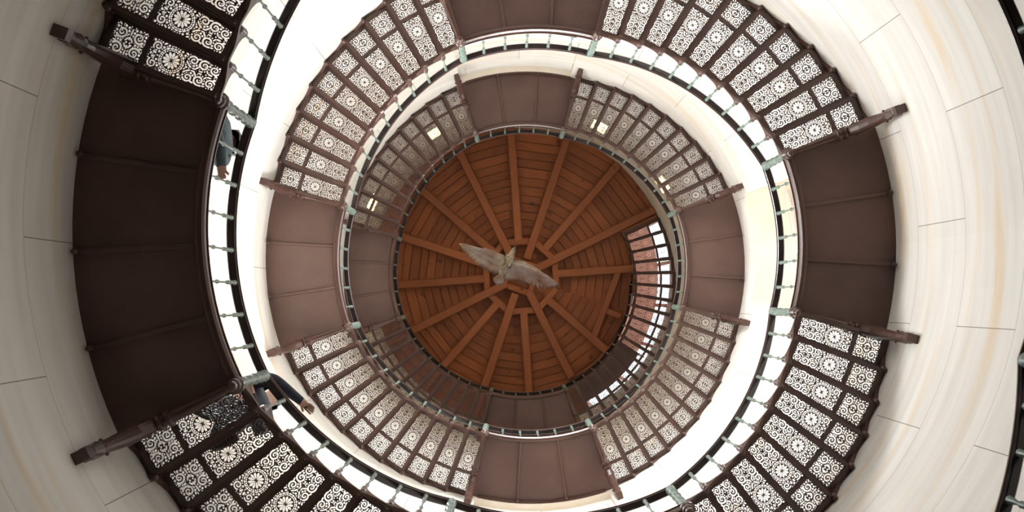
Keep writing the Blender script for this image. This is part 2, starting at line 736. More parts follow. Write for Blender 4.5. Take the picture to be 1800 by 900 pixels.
# the hood over the stair opening, open to the sky on its outer side
hood = thing('stair_hood', 'reddish boarded hood standing over the roof opening where the last flight comes out',
             'stair hood', W(2.4, -18, CEIL + .25))
mb = MB()
mb.prism_polar(RH - .10, RH - .04, HOLE_A0, HOLE_A1, CEIL + .25, CEIL + 2.4, 30)
part('inner_wall', mb.mesh('hood_wall', [HOOD]), hood)
mb = MB()
mb.prism_polar(RH - .10, S + .02, -33, HOLE_A1, CEIL + 2.4, CEIL + 2.5, 24)
part('roof', mb.mesh('hood_roof', [HOOD]), hood)
mb = MB()
mb.prism_polar(RH - .04, 2.68, HOLE_A0, -33, CEIL + .35, CEIL + .42, 12)
mb.prism_polar(RH - .04, S, -33.4, -33, CEIL + .35, CEIL + 2.4, 1)
part('shade_panel', mb.mesh('hood_shade_panel', [PLATE]), hood)  # dark sheet added to make the lower end of the opening look shaded
for k in range(6):
    a = HOLE_A0 + 1 + (HOLE_A1 - HOLE_A0 - 2) * k / 5
    mb = MB()
    mb.prism_polar(S + .0, S + .05, a - .6, a + .6, CEIL + .25, CEIL + 2.4, 1)
    part('post', mb.mesh('hood_post', [HOOD]), hood)

# ------------------------------------------------------------------ openwork tread panels


def spiral(cx, cy, r0, r1, t0, turns, sgn=1, n=26):
    pts = []
    for i in range(n + 1):
        q = i / n
        t = radians(t0) + sgn * q * turns * 2 * pi
        r = r0 + (r1 - r0) * q
        pts.append((cx + r * cos(t), cy + r * sin(t)))
    return pts


def build_field(nx, ny, L, Wd, shapes, rosette=None, minr=2.6, gap=2.7):
    """signed field on a grid: positive where there is metal (millimetres)"""
    import numpy as np
    xs = np.linspace(0, L, nx + 1)
    ys = np.linspace(-Wd, Wd, ny + 1)
    X, Y = np.meshgrid(xs, ys, indexing='ij')
    AY = np.abs(Y)
    D = np.full(X.shape, 1e3)     # distance to the nearest hole (negative inside)
    for sh in shapes:
        kind = sh[0]
        if kind == 'stroke':
            _, pts, w0, w1 = sh
            for i in range(len(pts) - 1):
                (x0, y0), (x1, y1) = pts[i], pts[i + 1]
                dx, dy = x1 - x0, y1 - y0
                l2 = dx * dx + dy * dy + 1e-9
                t = np.clip(((X - x0) * dx + (AY - y0) * dy) / l2, 0, 1)
                d = np.hypot(X - x0 - t * dx, AY - y0 - t * dy)
                q = i / (len(pts) - 1)
                D = np.minimum(D, d - (w0 + (w1 - w0) * q))
        elif kind == 'leaf':
            _, cx, cy, l, w, ang = sh
            c, s = cos(radians(ang)), sin(radians(ang))
            u = (X - cx) * c + (AY - cy) * s
            v = -(X - cx) * s + (AY - cy) * c
            D = np.minimum(D, (np.hypot(u / l, v / w) - 1) * min(l, w))
    if rosette:
        cx, rho = rosette
        P = np.hypot(X - cx, Y)
        T = np.arctan2(Y, X - cx)
        k = rho / 82.0
        D = np.where(P < rho, 1e3, D)
        D = np.where(P < rho + 40, np.maximum(D, 0) * 0 + np.where(D < 0, np.maximum(D, (rho + 2.2 - P)), D), D)
        n = 12
        st = 2 * pi / n
        dt = np.abs((T + st / 2) % st - st / 2)
        pet = np.maximum(np.maximum(4 * k - P, P * np.sin(dt) - (P * sin(st / 2) * 1.0 - 1.5)), P * np.cos(dt) * 0 + P - (52 * k - 260 * k * dt * dt))
        D = np.minimum(D, pet)
        n = 30
        st = 2 * pi / n
        dt = (T + st / 2) % st - st / 2
        D = np.minimum(D, np.hypot(P - 61 * k, 61 * k * dt) - 5.0 * k)
        n = 20
        st = 2 * pi / n
        dt = np.abs((T + st / 2) % st - st / 2)
        D = np.minimum(D, np.maximum(np.abs(P - 73 * k) - 4.6 * k, 73 * k * dt - (73 * k * st / 2 - 1.8)))
    # close the remaining solid areas with small drop-shaped holes
    border = np.minimum(np.minimum(X, L - X), Wd - AY)
    for it in range(400):
        m = np.minimum(D, border * 1.0 + 0.0)
        if rosette:
            m = np.where(np.hypot(X - rosette[0], Y) < rosette[1] + 2, 0, m)
        i = int(np.argmax(m))
        r = m.flat[i]
        if r < minr + gap:
            break
        cx, cy = X.flat[i], AY.flat[i]
        rr = min(r - gap, 7.5)
        D = np.minimum(D, np.hypot(X - cx, AY - cy) - rr)
    D = np.minimum(D, 40)
    return D


def openwork(mb, D, L, r0, wy, half_edge, z0, z1, Delta):
    """marching squares of the field into a plate; x runs outwards from radius r0, y across"""
    nx, ny = D.shape[0] - 1, D.shape[1] - 1
    idx = {}
    top, bot = [], []

    def pos(i, j):
        r = r0 + L / 1000 * i / nx
        ha = degrees(((radians(Delta) * r) / 2 - half_edge) / r)
        return r, ha * (2 * j / ny - 1)

    def vert(key, i, j):
        if key in idx:
            return idx[key]
        r, a = pos(i, j)
        idx[key] = len(top)
        top.append(W(r, a, z1))
        bot.append(W(r, a, z0))
        return idx[key]
    faces, walls = [], []
    for i in range(nx):
        for j in range(ny):
            cs = [(i, j), (i + 1, j), (i + 1, j + 1), (i, j + 1)]
            dv = [D[c] for c in cs]
            if max(dv) <= 0:
                continue
            poly = []
            for k in range(4):
                a, b = cs[k], cs[(k + 1) % 4]
                da, db = dv[k], dv[(k + 1) % 4]
                if da > 0:
                    poly.append((vert(a, *a), 0))
                if (da > 0) != (db > 0):
                    t = da / (da - db)
                    key = (a, b) if a < b else (b, a)
                    poly.append((vert(key, a[0] + (b[0] - a[0]) * t, a[1] + (b[1] - a[1]) * t), 1))
            if len(poly) < 3:
                continue
            faces.append([p[0] for p in poly])
            if min(dv) <= 0:
                for k in range(len(poly)):
                    p, q = poly[k], poly[(k + 1) % len(poly)]
                    if p[1] and q[1]:
                        walls.append((p[0], q[0]))
    n = len(top)
    vs = top + bot
    fs = [tuple(f) for f in faces] + [tuple(reversed([v + n for v in f])) for f in faces]
    fs += [(q, p, p + n, q + n) for p, q in walls]
    mb.add(vs, fs)


def tread_mesh():
    mb = MB()
    e = .027
    big = []
    sp = spiral
    big += [('stroke', sp(34, 50, 30, 7, 200, 1.35, 1), 5.4, 3.8),
            ('stroke', sp(100, 52, 34, 7, 120, 1.4, -1), 6.0, 4.0),
            ('stroke', sp(168, 56, 28, 6, 20, 1.3, 1), 5.4, 3.8),
            ('stroke', sp(386, 50, 27, 6, -40, 1.3, 1), 5.2, 3.8),
            ('leaf', 16, 14, 11, 7, 20), ('leaf', 50, 10, 15, 5.5, 8), ('leaf', 72, 22, 13, 5, 60),
            ('leaf', 135, 20, 15, 6, -50), ('leaf', 150, 8, 13, 4.5, 0), ('leaf', 178, 15, 15, 5.5, 30),
            ('leaf', 66, 78, 11, 5, 10), ('leaf', 138, 78, 13, 5.5, -20), ('leaf', 128, 42, 11, 5, 70),
            ('leaf', 108, 7, 14, 4, 0), ('leaf', 392, 12, 13, 6, 10), ('leaf', 196, 30, 13, 5, 50),
            ('leaf', 350, 78, 12, 5.5, -35), ('leaf', 214, 78, 12, 5.5, 25)]
    Db = build_field(122, 52, 425, 90, big, rosette=(286, 80))
    openwork(mb, Db, 425, 2.092, 90, e, 0.002, .009, DT)
    small = [('stroke', sp(46, 46, 33, 7, 215, 1.4, 1), 6.2, 4.2),
             ('stroke', sp(152, 46, 33, 7, -35, 1.4, -1), 6.2, 4.2),
             ('leaf', 99, 62, 22, 6, 90), ('leaf', 84, 18, 15, 6, 55), ('leaf', 114, 18, 15, 6, -55),
             ('leaf', 20, 86, 12, 5, -30), ('leaf', 178, 86, 12, 5, 30), ('leaf', 20, 10, 13, 5, 10),
             ('leaf', 178, 10, 13, 5, -10), ('leaf', 99, 26, 6, 12, 0)]
    Ds = build_field(58, 56, 198, 98, small)
    openwork(mb, Ds, 198, 2.545, 98, e, 0.002, .009, DT)
    # the solid frame of the tread, deeper than the openwork
    h = DT / 2
    for sgn in (-1, 1):
        vs = []
        for r in (2.066, 2.772):
            ao = sgn * h
            ai = sgn * (h - degrees(e / r))
            vs += [W(r, ao, -.028), W(r, ai, -.028), W(r, ai, .016), W(r, ao, .016)]
        mb.add(vs, [(0, 1, 2, 3), (7, 6, 5, 4), (0, 4, 5, 1), (1, 5, 6, 2), (2, 6, 7, 3), (3, 7, 4, 0)])
    ai = h - .3
    mb.prism_polar(2.060, 2.094, -ai, ai, -.012, .014, 2)
    mb.prism_polar(2.515, 2.547, -ai, ai, -.010, .014, 2)
    mb.prism_polar(2.741, 2.774, -ai, ai, -.014, .014, 2)
    # bolt head near the inner end
    mb.ball(W(2.092, -h + .1, -.036), .017, 8)
    return mb.mesh('tread', [IRON])


TREAD = tread_mesh()


def riser_mesh():
    mb = MB()
    a = -DT / 2
    da = degrees(.004 / 2.4)
    mb.prism_polar(2.066, 2.77, a - da, a + da, -H + .01, .0, 1)
    for z in (-H + .02, -.035):
        mb.prism_polar(2.066, 2.77, a - 3 * da, a + 3 * da, z - .006, z + .010, 1)
    return mb.mesh('riser', [IRON])


RISER = riser_mesh()


def baluster_mesh(hh):
    mb = MB()
    p = [(.10, .008), (.11, .014), (.125, .014), (.135, .008), (.16, .0065), (.30, .007), (.36, .008), (.375, .014), (.395, .0145), (.41, .008),
         (.45, .0065), (.68, .0065), (.71, .009), (.72, .0145), (.735, .015), (.745, .009), (.79, .0085), (.82, .015), (.84, .0155), (.855, .010), (.90, .0095), (.95, .016), (hh - .006, .018)]
    mb.lathe(Vector((0, 0, 0)), p, 8)
    return mb.mesh('baluster', [GREEN])


def newel_mesh(hh):
    mb = MB()
    p = [(.04, .020), (.05, .030), (.14, .030), (.16, .038), (.19, .038), (.20, .026), (.36, .024), (.38, .034), (.41, .034), (.43, .025), (.58, .024), (.60, .035), (.63, .036), (.65, .026),
         (.78, .024), (.80, .036), (.84, .037), (.86, .027), (.92, .026), (.95, .036), (hh, .040), (hh + .01, .030)]
    mb.lathe(Vector((0, 0, 0)), p, 10)
    return mb.mesh('newel_post', [GREEN])


def pendant_mesh():
    mb = MB()
    p = [(-.155, .006), (-.15, .022), (-.125, .031), (-.10, .022), (-.092, .016), (-.085, .034), (-.07, .044), (-.055, .036), (-.04, .030), (-.03, .052), (-.012, .056), (.0, .046), (.03, .040), (.05, .046), (.09, .042)]
    mb.lathe(Vector((0, 0, 0)), p, 12)
    return mb.mesh('newel_foot', [IRON])


BAL = baluster_mesh(HR - .02)
NEWEL = newel_mesh(HR - .01)
PEND = pendant_mesh()


def rail_mesh(a0, a1, z0, z1, n=None):
    """handrail: round-edged dark rail with a flat iron below and a reddish inner edge"""
    n = n or max(3, int(abs(a1 - a0) / 1.5))
    mb = MB()
    pts = []
    for i in range(n + 1):
        q = i / n
        a = a0 + (a1 - a0) * q
        o = W(RR, a, z0 + (z1 - z0) * q)
        rad = W(1, a, 0)
        pts.append((o, rad, Vector((0, 0, 1))))
    sec = [(-.022, 0), (.022, 0), (.030, .012), (.028, .030), (.014, .042), (-.014, .042), (-.028, .030), (-.030, .012)]
    mb.sweep(pts, sec, mi=0, smooth=False)
    sec2 = [(-.034, .010), (-.026, .008), (-.026, .028), (-.034, .024)]
    mb.sweep(pts, sec2, mi=1)
    sec3 = [(-.014, -.008), (.014, -.008), (.014, .002), (-.014, .002)]
    mb.sweep(pts, sec3, mi=0)
    return mb.mesh('handrail', [RAIL, RAILW])


def landing_string_mesh(a0, a1, z):
    mb = MB()
    n = max(6, int((a1 - a0) / 1.5))
    pts = [(W(RI, a0 + (a1 - a0) * i / n, z), W(1, a0 + (a1 - a0) * i / n, 0), Vector((0, 0, 1))) for i in range(n + 1)]
    sec = [(-.012, .10), (-.012, .02), (-.022, .005), (-.022, -.015), (-.008, -.034), (.014, -.038), (.034, -.028), (.040, -.008), (.030, .006), (.016, .02), (.016, .10)]
    mb.sweep(pts, sec)
    sec = [(-.020, .095), (-.020, .115), (.02, .115), (.02, .095)]
    mb.sweep(pts, sec)
    return mb.mesh('string', [IRON])


def flight_string_mesh(a0, n, L0, delta):
    """stepped inner string with hollowed lower edge"""
    mb = MB()
    sub = 6
    for s in range(n):
        vs = []
        for q in range(sub + 1):
            t = q / sub
            a = a0 + (s + t) * delta
            bump = max(0, 1 - t * 3.2) ** 2 + max(0, (t - .72) * 3.2) ** 2 * .45
            zt = zl(L0 + s + 1) + .030 + .085 * bump
            zb = zl(L0 + s + 1 + t) - .15 + .045 * sin(pi * t)
            zb = min(zb, zt - .04)
            for r in (RI - .012, RI + .010):
                vs += [W(r, a, zb), W(r, a, zt)]
        fs = []
        for q in range(sub):
            b, c = 4 * q, 4 * q + 4
            fs += [(b, c, c + 1, b + 1), (b + 2, b + 3, c + 3, c + 2), (b, b + 2, c + 2, c), (b + 1, c + 1, c + 3, b + 3)]
        fs += [(0, 1, 3, 2), (4 * sub, 4 * sub + 2, 4 * sub + 3, 4 * sub + 1)]
        mb.add(vs, fs)
        # flange under the string and bracket foot of the baluster
        a = a0 + s * delta
        if s > 0:
            o = W(RI, a, zl(L0 + s + 1) + .035)
            mb.lathe(o, [(-.13, .010), (-.12, .020), (-.09, .026), (-.05, .022), (-.02, .028), (.02, .026), (.045, .018)], 8)
    return mb.mesh('string', [IRON])


def wall_string_mesh(a0, n, L0, delta):
    mb = MB()
    sub = 8
    for s in range(n):
        vs = []
        for q in range(sub + 1):
            t = q / sub
            a = a0 + (s + t) * delta
            zt = zl(L0 + s + 1) + .05
            zb = zl(L0 + s + 1 + t) - .16 + .070 * sin(pi * t)
            zb = min(zb, zt - .05)
            for r in (2.772, S + .004):
                vs += [W(r, a, zb), W(r, a, zt)]
        fs = []
        for q in range(sub):
            b, c = 4 * q, 4 * q + 4
            fs += [(b, c, c + 1, b + 1), (b + 2, b + 3, c + 3, c + 2), (b, b + 2, c + 2, c), (b + 1, c + 1, c + 3, b + 3)]
        fs += [(0, 1, 3, 2), (4 * sub, 4 * sub + 2, 4 * sub + 3, 4 * sub + 1)]
        mb.add(vs, fs)
        if s > 0:
            mb.lathe(W(S - .028, a0 + s * delta, zl(L0 + s + 1)), [(-.235, .008), (-.225, .020), (-.20, .027), (-.175, .020), (-.165, .016), (-.155, .024), (-.14, .024), (-.12, .018), (-.05, .018)], 8)
    return mb.mesh('wall_string', [IRON])


def bracket_mesh(a, z):
    """cast bracket: runs out under the landing edge and sweeps down the wall"""
    prof = [  # r, z, half width, half depth
        (2.075, -.050, .020, .030), (2.16, -.055, .024, .034), (2.30, -.065, .030, .042), (2.42, -.080, .036, .052),
        (2.455, -.090, .040, .060), (2.462, -.092, .054, .078), (2.480, -.096, .054, .078), (2.487, -.098, .038, .058),
        (2.505, -.105, .038, .056), (2.512, -.108, .052, .076), (2.530, -.114, .052, .076), (2.537, -.118, .038, .060),
        (2.60, -.165, .044, .066), (2.655, -.26, .048, .060), (2.695, -.40, .044, .052), (2.725, -.55, .036, .046), (2.742, -.66, .034, .050),
        (2.748, -.70, .040, .058), (2.750, -.74, .043, .060), (2.752, -.79, .034, .050), (2.755, -.84, .028, .042),
        (2.757, -.86, .038, .045), (2.757, -.885, .038, .045), (2.758, -.89, .032, .044), (2.76, -.975, .032, .044)]
    mb = MB()
    pts, secs = [], []
    tang = W(1, a + 90, 0)
    rad = W(1, a, 0)
    up = Vector((0, 0, 1))
    for i, (r, dz, hw, hd) in enumerate(prof):
        p0 = prof[max(0, i - 1)]
        p1 = prof[min(len(prof) - 1, i + 1)]
        d = (rad * (p1[0] - p0[0]) + up * (p1[1] - p0[1])).normalized()
        if i < 12:
            d = rad
        nrm = tang.cross(d).normalized()
        if i >= 20:
            nrm = rad.copy() if nrm.dot(rad) > 0 else -rad
        pts.append((W(r, a, z + dz), tang, nrm))
        if i >= len(prof) - 2:
            secs.append([(hw * cx, hd * cy) for cx, cy in ((1, .5), (1, 1), (.3, 1), (-.3, 1), (-1, 1), (-1, .5), (-1, -.5), (-1, -1), (-.3, -1), (.3, -1), (1, -1), (1, -.5))])
            continue
        secs.append([(hw * cx, hd * cy) for cx, cy in ((1, .45), (.72, .85), (.3, 1), (-.3, 1), (-.72, .85), (-1, .45), (-1, -.45), (-.72, -.85), (-.3, -1), (.3, -1), (.72, -.85), (1, -.45))])
    mb.sweep(pts, secs)
    # leaf ornaments on the cheeks
    for sg in (-1, 1):
        for (r, dz, s) in ((2.60, -.17, .020), (2.68, -.33, .016), (2.735, -.60, .014)):
            mb.ball(W(r, a, z + dz) + tang * sg * .038, s, 8)
    return mb.mesh('bracket', [IRON])


def place_rot(me, root, name, a, z, r=None, label=None):
    return part(name, me, root, (0, 0, z), -radians(a), label)


def flight(name_label, a0, n, L0, delta=DT, rail=True, base_r=2.4):
    root = thing('stair_flight', name_label, 'staircase', W(base_r, a0, zl(L0)), 'openwork iron stair flights')
    for s in range(n):
        am = a0 + (s + .5) * delta
        part('tread', TREAD, root, (0, 0, zl(L0 + s + 1) - .01), -radians(am))
        part('riser', RISER, root, (0, 0, zl(L0 + s + 1) - .01), -radians(am))
    part('riser', RISER, root, (0, 0, zl(L0 + n + 1) - .01), -radians(a0 + (n + .5) * delta))
    part('string', flight_string_mesh(a0, n, L0, delta), root)
    part('wall_string', wall_string_mesh(a0, n, L0, delta), root)
    part('handrail', rail_mesh(a0, a0 + n * delta, zl(L0) + HR, zl(L0 + n + 1) + HR), root)
    for s in range(1, n):
        a = a0 + s * delta
        zz = zl(L0) + (n + 1) * H * s / n
        p = W(RR - .006, a, zz)
        part('baluster', BAL, root, p)
    return root


def landing(label, ac, half, L, ribs, nbal, fascia=False):
    z = zl(L)
    root = thing('stair_landing', label, 'landing', W(2.4, ac, z), 'sheet iron landings between the flights')
    a0, a1 = ac - half, ac + half
    mb = MB()
    mb.prism_polar(RI, S + .01, a0, a1, z + .01, z + .03, 24)
    part('platform', mb.mesh('platform', [PLATE]), root)
    part('string', landing_string_mesh(a0, a1, z), root)
    for k in range(ribs):
        a = a0 + (a1 - a0) * (k + 1) / (ribs + 1)
        mb = MB()
        t = W(1, a + 90, 0)
        up = Vector((0, 0, 1))
        pts = [(W(r, a, z), t, up) for r in (RI + .03, S - .02)]
        mb.sweep(pts, [(-.018, .012), (-.018, .004), (-.009, -.002), (-.009, -.018), (.009, -.018), (.009, -.002), (.018, .004), (.018, .012)])
        mb.lathe(W(S - .03, a, z), [(-.09, .006), (-.08, .018), (-.055, .020), (-.035, .012), (.0, .018)], 8)
        part('rib', mb.mesh('rib', [PLATE]), root)
    for a in (a0, a1):
        part('bracket', bracket_mesh(a, z), root)
        nw = part('newel_post', NEWEL, root, W(RR - .004, a, z))
        ft = bpy.data.objects.new('newel_foot', PEND)
        C.objects.link(ft)
        ft.parent = nw
        off = W(RI + .014, a, z) - W(RR - .004, a, z)
        ft.location = off
        ft['label'] = 'brown turned foot with a hanging knob'
    if fascia:
        mb = MB()
        n = 18
        b0, b1 = ac - half + 2.2, ac + half - 2.2
        pts = [(W(S, b0 + (b1 - b0) * i / n, z), W(1, b0 + (b1 - b0) * i / n, 0), Vector((0, 0, 1))) for i in range(n + 1)]
        mb.sweep(pts, [(-.030, .01), (-.030, -.03), (-.018, -.055), (-.0, -.06), (.035, -.05), (.06, -.02), (.06, .02)])
        part('fascia', mb.mesh('fascia', [IRON]), root)
    part('handrail', rail_mesh(a0, a1, z + HR, z + HR), root)
    for k in range(1, nbal + 1):
        a = a0 + (a1 - a0) * k / (nbal + 1)
        part('baluster', BAL, root, W(RR - .006, a, z + .0))
    return root


HW, HN = 23.22, 17.6925
AC = {'R': 3.34, 'T': 93.34, 'A': 183.34, 'P': 273.34, 'C': 362.58, 'B': 452.58, 'D': 542.58, 'G': 632.58,
      'F': 722.58, 'E': 812.58, 'Hh': 902.58, 'I': 992.58}
LEV = {'R': -15.5, 'T': -6, 'A': 3, 'P': 12, 'C': 22, 'B': 33, 'D': 44, 'G': 55, 'F': 66, 'E': 77, 'Hh': 88, 'I': 99}
landing('lowest iron landing, only its dark handrail shows at the right edge of the photo', AC['R'], HW, LEV['R'], 3, 7)
landing('wide iron landing above the top edge of the photo, under the lower lace flight', AC['T'], HW, LEV['T'], 3, 7)
landing('nearly black wide landing at far left, largest of all', AC['A'], HW, LEV['A'], 3, 7)
landing('wide landing below the bottom edge of the photo, its handrail crossing the bottom centre', AC['P'], HW, LEV['P'], 3, 7)
landing('dark brown landing at the right, largest of the landings on that side', AC['C'], HN, LEV['C'], 2, 5)
landing('brown landing cut by the top edge of the photo, outermost at the top', AC['B'], HN, LEV['B'], 2, 5)
landing('brown landing at the left in the middle ring, beside the cream niche', AC['D'], HN, LEV['D'], 2, 5)
landing('brown landing at the bottom, outer one of the two there', AC['G'], HN, LEV['G'], 2, 5, True)
landing('brown landing at the right nearest the wooden ceiling', AC['F'], HN, LEV['F'], 2, 5)
landing('brown landing at the top nearest the wooden ceiling, cream strip along its outer edge', AC['E'], HN, LEV['E'], 2, 5, True)
landing('small brown landing at the left, innermost, partly behind a handrail', AC['Hh'], HN, LEV['Hh'], 2, 5)
landing('small brown landing at the bottom, innermost, nearest the wooden ceiling', AC['I'], HN, LEV['I'], 2, 5)


def fl(k0, h0, k1, h1, n, label):
    a0 = AC[k0] + h0
    a1 = AC[k1] - h1
    flight(label, a0, n, LEV[k0], (a1 - a0) / n)


flight('lowest lace iron flight, only its handrail shows at the lower right edge', AC['R'] - HW - 8 * 5.445, 8, LEV['R'] - 9, 5.445)
fl('R', HW, 'T', HW, 8, 'lace iron flight outside the upper right corner, its handrail cutting the corner')
fl('T', HW, 'A', HW, 8, 'dark lace iron flight in the upper left corner, above the black landing')
fl('A', HW, 'P', HW, 8, 'dark lace iron flight at the lower left, below the black landing, a person on it')
fl('P', HW, 'C', HN, 9, 'lace iron flight at the lower right, below the dark right landing')
fl('C', HN, 'B', HN, 10, 'large lace iron flight at the upper right, above the dark right landing')
fl('B', HN, 'D', HN, 10, 'lace iron flight at the upper left in the middle ring')
fl('D', HN, 'G', HN, 10, 'lace iron flight at the lower left in the middle ring')
fl('G', HN, 'F', HN, 10, 'lace iron flight at the lower right in the inner ring')
fl('F', HN, 'E', HN, 10, 'lace iron flight at the upper right in the inner ring')
fl('E', HN, 'Hh', HN, 10, 'shaded lace iron flight at upper left next to the wooden ceiling, with yellow daylight')
fl('Hh', HN, 'I', HN, 10, 'dark brown lace flight at the lower left directly against the wooden ceiling')
flight('topmost flight at the right of the wooden ceiling, reddish light shining through its treads', AC['I'] + HN, 17, LEV['I'], 5.4615)

# ------------------------------------------------------------------ the eagle under the ceiling


def W2(x, y, z):
    return Vector((-x, y, z))


def loft(mb, rings, mi=0, smooth=True):
    """rings: (centre, x axis, y axis, rx, ry)"""
    n = 12
    pts = [(c, x, y) for c, x, y, rx, ry in rings]
    secs = [[(rx * cos(2 * pi * j / n), ry * sin(2 * pi * j / n)) for j in range(n)] for c, x, y, rx, ry in rings]
    mb.sweep(pts, secs, mi=mi, smooth=smooth)


def build_eagle():
    ez = 26.5
    c = W2(-.27, .20, ez)
    root = thing('eagle_sculpture', 'bronze eagle with spread wings hanging in the middle of the wooden ceiling', 'sculpture', c)
    fwd = (W2(-.17, .47, 0) - W2(-.40, .0, 0)).normalized()     # tail to head
    side = fwd.cross(Vector((0, 0, 1))).normalized()
    up = Vector((0, 0, 1))
    if (W2(.63, -.09, 0) - W2(-.27, .2, 0)).dot(side) < 0:
        side = -side
    mb = MB()
    o = c + fwd * .0
    rings = []
    for t, rx, ry, dz in ((-.26, .03, .02, .02), (-.20, .07, .055, 0), (-.10, .10, .085, -.01), (0, .115, .105, -.02), (.08, .10, .10, -.03), (.14, .065, .07, -.04),
                          (.18, .05, .055, -.05), (.22, .052, .055, -.07), (.26, .045, .048, -.085), (.29, .028, .03, -.10), (.315, .016, .022, -.12), (.33, .006, .008, -.145)):
        rings.append((o + fwd * t + up * dz, side, up, rx, ry))
    loft(mb, rings)
    # breast feathers as small scales
    for i in range(34):
        t = random.uniform(-.12, .14)
        s = random.uniform(-.07, .07)
        p = o + fwd * t + side * s + up * (-.02 - sqrt(max(0, .011 - s * s * .9)) * .9)
        mb.ball(p, .022, 6, .6)
    # crest and beak hook
    loft(mb, [(o + fwd * .24 + up * -.03, side, up, .02, .02), (o + fwd * .30 + up * .0, side, up, .012, .012), (o + fwd * .36 + up * .02, side, up, .003, .003)])
    part('body', mb.mesh('eagle_body', [PALEB]), root, c - c)
    # tail: fan
    mb = MB()
    for k in range(7):
        q = (k - 3) / 3
        d = (-fwd + side * q * .42).normalized()
        s2 = d.cross(up).normalized()
        b = o - fwd * .18
        loft(mb, [(b, s2, up, .02, .012), (b + d * .08, s2, up, .032, .012), (b + d * (.20 - .03 * abs(q)), s2, up, .036, .010), (b + d * (.24 - .03 * abs(q)), s2, up, .012, .006)])
    part('tail', mb.mesh('eagle_tail', [BRONZE]), root)
    # wings
    for name, path in (('wing', [(.06, .02), (.26, .09), (.42, .10), (.56, .09), (.66, .07)]), ('wing', [(-.06, .02), (-.22, .01), (-.34, .02), (-.46, .0), (-.56, -.06)])):
        mb = MB()
        sgn = 1 if path[0][0] > 0 else -1
        n = 22
        scale = 1.0
        for layer, (len0, wdt, dz, cnt) in enumerate(((.34, .036, .0, 20), (.22, .036, -.012, 18), (.12, .034, -.024, 18))):
            for k in range(cnt):
                q = k / (cnt - 1)
                f = q * (len(path) - 1)
                i = min(int(f), len(path) - 2)
                e = f - i
                px = path[i][0] * (1 - e) + path[i + 1][0] * e
                py = path[i][1] * (1 - e) + path[i + 1][1] * e
                px *= scale
                base = o + side * px + fwd * (py * .8 + .05) + up * (.10 * abs(px) - .03 + dz)
                spread = 0 if q < .55 else (q - .55) / .45
                d = (-fwd * (1 - spread * .80) + side * sgn * (.12 + spread * 1.15)).normalized()
                ln = len0 * (1.0 - .15 * q) * (1 + .25 * spread)
                if layer and q > .9:
                    ln *= .9
                s2 = d.cross(up).normalized()
                loft(mb, [(base, s2, up, wdt * .8, .008), (base + d * ln * .4, s2, up, wdt, .007), (base + d * ln * .8 + up * .01, s2, up, wdt * .85, .005), (base + d * ln + up * .02, s2, up, wdt * .25, .003)])
        # leading edge arm
        rg = []
        for i, (px, py) in enumerate(path):
            px *= scale
            rg.append((o + side * px + fwd * (py * .8 + .06) + up * (.10 * abs(px) - .03), fwd, up, .045 - .007 * i, .032 - .005 * i))
        loft(mb, rg)
        part('wing', mb.mesh('eagle_wing', [BRONZE]), root)
    # talons holding a branch
    for sg in (-1, 1):
        mb = MB()
        b = o - fwd * .02 + side * sg * .05 + up * -.10
        loft(mb, [(b + up * .02, side, fwd, .035, .035), (b + up * -.05 + fwd * .02, side, fwd, .022, .022), (b + up * -.10 + fwd * .03, side, fwd, .016, .016)])
        for q in (-1, 0, 1, 2):
            d = (fwd * (1 if q < 2 else -1) + side * (q * .5 if q < 2 else 0)).normalized()
            tb = b + up * -.10 + fwd * .03
            loft(mb, [(tb, side, up, .013, .013), (tb + d * .04 + up * -.01, side, up, .011, .011), (tb + d * .06 + up * -.035, side, up, .003, .003)])
        part('talon', mb.mesh('eagle_talon', [PALEB]), root)
    mb = MB()
    mb.lathe(W2(-.27, .20, ez + .03), [(0, .012), (CEIL - ez - .03, .012)], 8)
    part('hanging_rod', mb.mesh('hanging_rod', [BRONZE]), root)


build_eagle()

# ------------------------------------------------------------------ people


def skin_figure(joints, bones, segs, mats, name, root_j='pelvis'):
    """joints: name -> (Vector, radius); bones: list of (a, b); segs: joint -> material slot"""
    names = list(joints)
    me = bpy.data.meshes.new('tmp')
    me.from_pydata([joints[n][0] for n in names], [(names.index(a), names.index(b)) for a, b in bones], [])
    o = bpy.data.objects.new('tmp', me)
    C.objects.link(o)
    sk = o.modifiers.new('skin', 'SKIN')
    sk.use_smooth_shade = True
    for i, n in enumerate(names):
        rr = joints[n][1]
        d = me.skin_vertices[0].data[i]
        d.radius = rr if isinstance(rr, tuple) else (rr, rr)
        d.use_root = (n == root_j)
    sb = o.modifiers.new('sub', 'SUBSURF')
    sb.levels = 2
    sb.render_levels = 2
    dg = bpy.context.evaluated_depsgraph_get()
    out = bpy.data.meshes.new_from_object(o.evaluated_get(dg))
    bpy.data.objects.remove(o)
    out.name = name
    out.materials.clear()
    for m in mats:
        out.materials.append(m)
    # material by nearest bone
    bl = [(joints[a][0], joints[b][0], segs(a, b)) for a, b in bones]
    for p in out.polygons:
        c = p.center
        best = None
        for a, b, s in bl:
            ab = b - a
            t = max(0, min(1, (c - a).dot(ab) / max(ab.length_squared, 1e-9)))
            d = (c - a - ab * t).length
            if best is None or d < best[0]:
                best = (d, s)
        p.material_index = best[1]
        p.use_smooth = True
    return out


